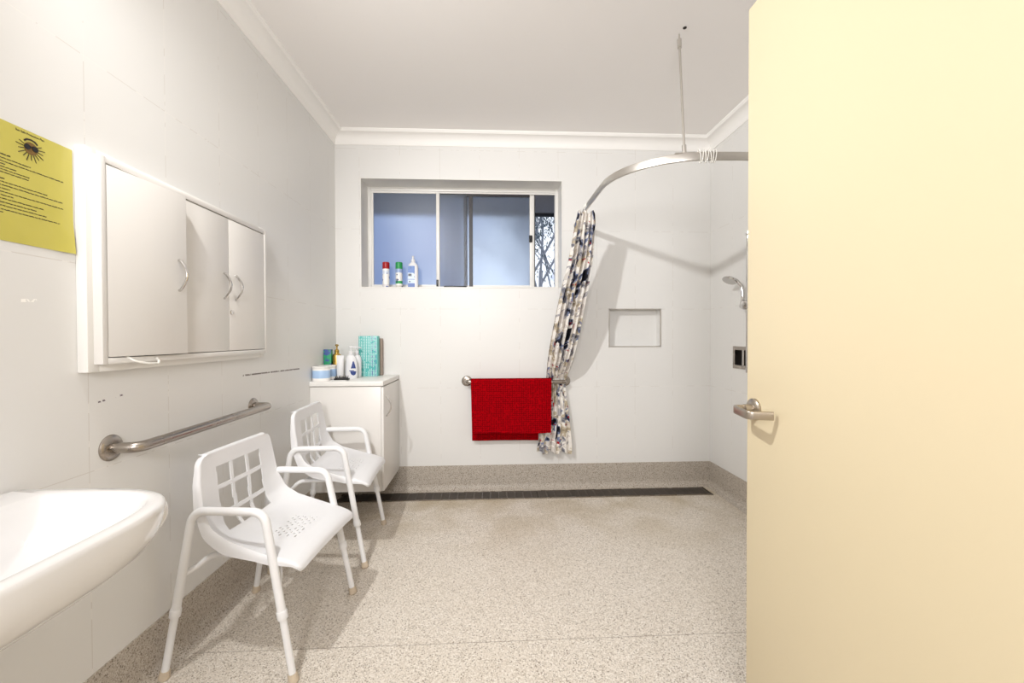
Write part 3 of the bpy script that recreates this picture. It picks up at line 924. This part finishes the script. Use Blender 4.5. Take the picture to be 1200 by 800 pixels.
def make_chair(loc, rz, dz, label):
    root = tag(empty('shower_chair', loc, rz), label, 'chair', 'white shower chairs along the wall')
    seat_shell(dz).build('seat_shell', M['white_plastic'], root, local=True, ang=50)
    F = {}
    for s in (-1, 1):
        foot_r, foot_f = Vector((-.246, s*.246, 0)), Vector((.208, s*.246, 0))
        top_r, top_f = Vector((-.152, s*.226, .572+dz)), Vector((.098, s*.226, .570+dz))
        at = lambda a, b, z: a+(b-a)*(z/b.z)
        kr, kf = at(foot_r, top_r, .225), at(foot_f, top_f, .225)
        MB().tube([kr, top_r, top_f, kf], .0142, .055, 18, 9).build('side_frame', M['white_tube'], root, local=True)
        for ft, tp in ((foot_r, top_r), (foot_f, top_f)):
            lg = MB().tube([at(ft, tp, .016), at(ft, tp, .30)], .0118, 0, 16)
            d_ = (tp-ft).normalized()
            c_ = at(ft, tp, .225)
            lg.tube([c_-d_*.014, c_-d_*.010, c_+d_*.010, c_+d_*.014], .0172, 0, 18, scale=[.93, 1, 1, .93])
            lg = lg.build('leg', M['white_tube'], root, local=True)
            MB().tube([at(ft, tp, .0005), at(ft, tp, .004), at(ft, tp, .024), at(ft, tp, .030)], .0162, 0, 18, scale=[.9, 1.08, .98, .9]).build('rubber_tip', M['cream_tip'], lg, local=True)
        zr, zf = .352+dz, .300+dz
        a, b = at(foot_r, top_r, zr), at(foot_f, top_f, zf)
        MB().tube([a, Vector((-.165, s*.195, .362+dz)), Vector((-.13, s*.17, .392+dz)), Vector((.085, s*.17, .392+dz)), Vector((.135, s*.20, .362+dz)), b], .010, .045, 14, 6).build('seat_support', M['white_tube'], root, local=True)
    for x, z in ((-.10, .392), (.07, .392)):
        MB().tube([(x, -.17, z+dz), (x, .17, z+dz)], .010, 0, 14).build('cross_tube', M['white_tube'], root, local=True)
    return root
make_chair((-.862, 1.702, 0), R(-4.5), 0, 'white plastic shower chair with a grid back, next to the basin')
make_chair((-.868, 2.378, 0), R(3.5), .036, 'white plastic shower chair with a grid back, in front of the low cupboard')

# ------------------------------------------------------------------ low cupboard in the corner
lc = tag(empty('floor_cabinet', (-.93, 2.97, .168)), 'low white cupboard in the far corner with a bow handle', 'cabinet')
KX, KY = -.717, 2.738
MB().box(XL+.001, KX, KY, YB-.001, .168, .850, .0015).build('body', M['white_laminate'], lc)
MB().box(XL+.001, -.700, KY-.010, YB-.001, .8535, .884, .003).build('top', M['white_board'], lc)
d = MB().box(KX+.001, KX+.017, KY+.001, YB-.003, .171, .846, .0015).build('door', M['white_laminate'], lc)
bow(MB(), (KX+.017, 2.80, .712), (1, 0, 0), (0, 0, 1), .128, .030).build('handle', M['chrome'], d)

# things standing on it
ST = .884
M['tub_band'] = band_mat('white_tub_blue_band', (246, 243, 240), ((.020, (168, 198, 232)), (.070, (246, 243, 240))))
def tub(x, y, label):
    b = MB().lathe([(.050, 0), (.053, .003), (.0535, .012), (.0535, .082), (.051, .087), (.045, .090), (.02, .091)], (0, 0, 0), 36).build('tub', M['tub_band'], local=True)
    b.location = (x, y, ST)
    l = MB().lathe([(.0545, .0805), (.0555, .083), (.0555, .092), (.052, .0955), (.01, .096)], (0, 0, 0), 36).build('lid', M['white_board'], b, local=True)
    return tag(b, label, 'tub', 'blue-banded tubs on the low cupboard')
tub(-1.110, 2.784, 'white tub with a pale blue band, at the cupboard front against the wall')
tub(-1.1105, 2.898, 'white tub with a pale blue band, partly hidden behind the front tub')
M['green_box'] = band_mat('green_blue_carton', (42, 150, 104), ((.19, (34, 120, 70)),), noisescale=28, ncol=(66, 88, 150), thr=.55)
gb = MB().box(-.025, .025, -.018, .018, 0, .200, .002).build('carton', M['green_box'], local=True)
gb.location = (-1.139, 2.976, ST); gb.rotation_euler = (0, 0, 0)
tag(gb, 'small green and blue carton standing behind the white tubs', 'carton')
def pump(name, x, y, body, bm_, neck, hm, ang, label, sx=1, sy=1):
    root = tag(empty(name, (x, y, ST), R(ang)), label, 'bottle')
    MB().lathe(body, (0, 0, 0), 32, sx=sx, sy=sy).build('bottle', bm_, root, local=True)
    z = body[-1][1]
    p = MB().lathe([(.014, z-.001), (.0145, z+.002), (.0145, z+.020), (.012, z+.022), (.005, z+.024), (.005, z+neck), (.011, z+neck+.001), (.012, z+neck+.010), (.008, z+neck+.014)], (0, 0, 0), 24)
    p.bar([(.0, 0, z+neck+.007), (.026, 0, z+neck+.007), (.034, 0, z+neck+.002)], .010, .008, rnd=.002)
    p.build('pump', hm, root, local=True)
    return root
pump('pump_bottle', -1.083, 2.985, [(.026, 0), (.029, .004), (.030, .02), (.030, .150), (.027, .162), (.016, .170), (.0145, .176)], M['gold'], .045, M['gold'], -70, 'gold pump bottle rising behind the white tube')
tb = tag(empty('squeeze_tube', (-1.021, 2.872, ST)), 'white squeeze tube standing on its cap before the gold bottle', 'tube')
MB().lathe([(.019, .0), (.020, .003), (.020, .024), (.018, .026)], (0, 0, 0), 28).build('cap', M['white_board'], tb, local=True)
MB().loft([[(math.cos(2*math.pi*i/28)*a, math.sin(2*math.pi*i/28)*b_, z) for i in range(28)] for a, b_, z in ((.0195, .0195, .026), (.021, .0205, .03), (.022, .018, .08), (.024, .010, .136), (.025, .003, .154), (.025, .003, .163))]).build('sleeve', M['white_plastic'], tb, local=True)
bt = pump('pump_bottle', -.974, 2.945, [(.038, 0), (.042, .004), (.044, .02), (.045, .07), (.042, .11), (.034, .142), (.022, .158), (.0145, .164)], M['white_plastic'], .045, M['white_plastic'], 0, 'white pump bottle with a dark blue printed label', sy=.62)
M['navy'] = plain('navy_label_print', (48, 70, 138), .35, var=.3, nscale=120)
lb = MB()
def patch(th0, th1, z0, z1, n=10, tri=0, ax=.0455, ay=.0283, wob=0):
    def fn(u, v):
        z = z0+(z1-z0)*v
        k = 1-tri*v
        if tri < 0: k = math.sqrt(max(.02, 1-(1-v)**2))
        t = (th0+th1)/2+(th1-th0)*(u-.5)*k
        rz_ = interp(z, [(0, .97), (.02, .985), (.07, 1.0), (.11, .945), (.142, .77)])
        return (ax*rz_*math.cos(t), ay*rz_*math.sin(t), z)
    lb.grid(n, n, fn)
for a_ in ((R(-80), R(-32), .070, .118, .75), (R(-84), R(-28), .022, .050, -1), (R(-92), R(-50), .051, .057, 0)):
    lb = MB(); patch(a_[0], a_[1], a_[2], a_[3], tri=a_[4]); lb.build('label_print', M['navy'], bt, local=True)
pump('pump_bottle', -.963, 3.035, [(.030, 0), (.034, .004), (.035, .02), (.035, .12), (.030, .146), (.018, .158), (.0145, .163)], M['white_plastic'], .042, M['white_plastic'], -20, 'plain white pump bottle half hidden behind the blue-labelled one', sy=.75)
tl = tag(MB().box(-1.050, -.950, 2.770, 2.835, ST, ST+.0035, .0015).build('tray', M['white_board']), 'flat white tray under the black brush', 'tray')
br = tag(empty('hairbrush', (-.990, 2.802, ST+.0035), R(5)), 'black bristled brush lying in front of the white tube', 'brush')
MB().bar([(-.042, 0, .006), (.0, 0, .007), (.05, 0, .006)], .034, .011, rnd=.004).build('back', M['black'], br, local=True)
bb = MB(); rnd = random.Random(2)
for i in range(11):
    for j in range(4):
        x = -.036+i*.0076; y = -.012+j*.008
        bb.tube([(x, y, .010), (x+rnd.uniform(-.003, .003), y+rnd.uniform(-.003, .003), .010+rnd.uniform(.010, .021))], .0012, 0, 6, scale=[1, .6])
bb.build('bristles', M['black'], br, local=True)
tbx = MB().box(-.0665, .0665, -.034, .034, 0, .293, .002).build('carton', M['teal'], local=True)
tbx.location = (-.896, 3.112, ST); tbx.rotation_euler = (0, 0, R(1.5))
tag(tbx, 'tall teal carton with rows of white dots standing at the back of the low cupboard', 'carton')
M['side_shade'] = plain('brown_side_shade', (168, 150, 138), .8, var=.25, nscale=90)
cb = MB().box(-.0655, .0655, -.012, .012, 0, .275, .002).build('carton', M['side_shade'], local=True)  # added slab, coloured as the teal carton's side in shade
cb.location = (-.880, 3.168, ST); cb.rotation_euler = (0, 0, R(1.0))
tag(cb, 'brown slab behind the tall teal carton, standing for its shaded side', 'carton')

# ------------------------------------------------------------------ cans and bottle on the window ledge
SZ = WZ0+.006
def can(x, y, capm, bands, ncol, thr, label, rz):
    mt = band_mat('can_'+label.split()[0], bands[0], bands[1], noisescale=30, ncol=ncol, thr=thr)
    c = MB().lathe([(.024, 0), (.026, .002), (.0262, .006), (.0262, .150), (.024, .158), (.021, .160)], (0, 0, 0), 32).build('spray_can', mt, local=True)
    c.location = (x, y, SZ); c.rotation_euler = (0, 0, rz)
    cp_ = MB().lathe([(.0262, .150), (.0268, .152), (.0268, .196), (.0245, .202), (.01, .203)], (0, 0, 0), 32).build('cap', capm, c, local=True)
    return tag(c, label, 'spray can', 'spray cans on the window ledge')
can(-.818, 3.30, M['red_cap'], ((222, 220, 222), ((.03, (240, 238, 236)), (.11, (214, 222, 236)), (.135, (240, 240, 240)))), (70, 92, 150), .60, 'white spray can with a red cap on the window ledge', 0)
can(-.718, 3.30, M['green_cap'], ((204, 198, 190), ((.02, (240, 238, 236)), (.035, (44, 154, 86)), (.056, (236, 234, 232)), (.12, (150, 170, 210)))), (60, 74, 120), .61, 'white spray can with a green cap on the window ledge', .8)
bo = tag(empty('cleaner_bottle', (-.610, 3.30, SZ), R(6)), 'squarish white bottle with a blue label on the window ledge', 'bottle')
M['bottle_label'] = band_mat('blue_white_label', (78, 104, 172), ((.038, (206, 222, 244)), (.066, (70, 96, 160)), (.070, (206, 222, 244)), (.118, (86, 122, 188))), noisescale=60, ncol=(70, 110, 170), thr=.62)
MB().loft([[(a*math.copysign(abs(math.cos(t))**.45, math.cos(t)), b_*math.copysign(abs(math.sin(t))**.45, math.sin(t)), z) for t in [2*math.pi*i/36 for i in range(36)]]
           for a, b_, z in ((.036, .021, 0), (.039, .024, .004), (.039, .024, .165), (.036, .022, .180), (.022, .016, .196), (.013, .013, .203), (.013, .013, .215))]).build('bottle', M['white_plastic'], bo, local=True)
MB().box(-.0375, .014, -.0252, -.0238, .006, .172).build('label', M['bottle_label'], bo, local=True)
MB().lathe([(.0155, .205), (.016, .208), (.016, .222), (.009, .226), (.007, .244), (.010, .246), (.009, .252)], (0, 0, 0), 24).build('cap', M['white_plastic'], bo, local=True)
for a_, b_, z0, z1 in ((-.033, -.024, .092, .112), (-.020, -.011, .092, .112), (-.030, -.018, .046, .054)):
    MB().box(a_, b_, -.0259, -.0250, z0, z1).build('label_print', M['ink'], bo, local=True)

# ------------------------------------------------------------------ light
w = bpy.data.worlds.new('dusk_sky'); SC.world = w; w.use_nodes = True
nt_ = w.node_tree; nt_.nodes.clear()
tc = nt_.nodes.new('ShaderNodeTexCoord')
mp = nt_.nodes.new('ShaderNodeMapping'); mp.inputs['Scale'].default_value = (1, 1, 1.6); nt_.links.new(tc.outputs['Generated'], mp.inputs[0])
nz = nt_.nodes.new('ShaderNodeTexNoise'); nz.inputs['Scale'].default_value = 9; nz.inputs['Detail'].default_value = 4; nz.inputs['Roughness'].default_value = .55
nt_.links.new(mp.outputs[0], nz.inputs['Vector'])
rp = nt_.nodes.new('ShaderNodeValToRGB')
rp.color_ramp.elements[0].position = .40; rp.color_ramp.elements[0].color = (.10, .17, .38, 1)
rp.color_ramp.elements[1].position = .74; rp.color_ramp.elements[1].color = (.86, .92, 1, 1)
acc = nz.outputs['Fac']
for dvec, k, width in (((.055, 1, .175), .30, .9975),):
    dn = nt_.nodes.new('ShaderNodeVectorMath'); dn.operation = 'DOT_PRODUCT'; dn.inputs[1].default_value = Vector(dvec).normalized()
    nt_.links.new(tc.outputs['Generated'], dn.inputs[0])
    mr = nt_.nodes.new('ShaderNodeMapRange'); mr.interpolation_type = 'SMOOTHSTEP'
    mr.inputs['From Min'].default_value = width-.012; mr.inputs['From Max'].default_value = 1; mr.inputs['To Max'].default_value = k
    nt_.links.new(dn.outputs['Value'], mr.inputs['Value'])
    ad = nt_.nodes.new('ShaderNodeMath'); ad.operation = 'ADD'; nt_.links.new(acc, ad.inputs[0]); nt_.links.new(mr.outputs[0], ad.inputs[1]); acc = ad.outputs[0]
nt_.links.new(acc, rp.inputs[0])
bg = nt_.nodes.new('ShaderNodeBackground'); bg.inputs['Strength'].default_value = 1.5
nt_.links.new(rp.outputs[0], bg.inputs['Color'])
wo = nt_.nodes.new('ShaderNodeOutputWorld'); nt_.links.new(bg.outputs[0], wo.inputs[0])

def lamp(name, kind, loc, energy, col, size, aim=None, **kw):
    l = bpy.data.lights.new(name, kind); l.energy = energy; l.color = col
    if kind == 'AREA': l.size = size
    else: l.shadow_soft_size = size
    for k, v in kw.items(): setattr(l, k, v)
    o = bpy.data.objects.new(name, l); o.location = loc; COL.objects.link(o)
    if aim is not None: o.rotation_euler = (Vector(aim)-Vector(loc)).to_track_quat('-Z', 'Y').to_euler()
    return o
lamp('wall_side_lamp', 'SPOT', (-.95, .75, 2.55), 176, (.985, .985, .975), .045, aim=(.9, 2.8, .75), spot_size=R(124), spot_blend=1.0)
lamp('corridor_fill', 'AREA', (-.26, -1.25, 1.82), 47, (.985, .98, .99), .5, aim=(.6, 3, 1.8))  # unseen fill in place of a frontal flash, set back for evener light

# ------------------------------------------------------------------ camera
cam = bpy.data.cameras.new('camera'); co = bpy.data.objects.new('camera', cam); COL.objects.link(co)
F, YAW, PIT, ROL, CH = 490.31, .0485, -.0122, -.0027, 1.171
cam.sensor_fit = 'HORIZONTAL'; cam.sensor_width = 36; cam.lens = F/1200*36; cam.clip_start = .02
fwd = Vector((math.sin(YAW), math.cos(YAW), 0)); rgt = Vector((math.cos(YAW), -math.sin(YAW), 0)); up = Vector((0, 0, 1))
cf = fwd*math.cos(PIT)+up*math.sin(PIT); cu0 = up*math.cos(PIT)-fwd*math.sin(PIT)
crr = rgt*math.cos(ROL)+cu0*math.sin(ROL); cu = cu0*math.cos(ROL)-rgt*math.sin(ROL)
mt_ = Matrix((crr, cu, -cf)).transposed().to_4x4(); mt_.translation = (0, 0, CH)
co.matrix_world = mt_
SC.camera = co
vs_ = SC.view_settings
SC.display_settings.display_device = 'sRGB'
vs_.view_transform = 'Standard'; vs_.look = 'None'; vs_.gamma = 1; vs_.use_curve_mapping = False
vs_.exposure = -0.05
SC.cycles.max_bounces = 10; SC.cycles.diffuse_bounces = 6; SC.cycles.glossy_bounces = 4; SC.cycles.transmission_bounces = 6
SC.cycles.use_denoising = True
SC.cycles.sample_clamp_indirect = 6
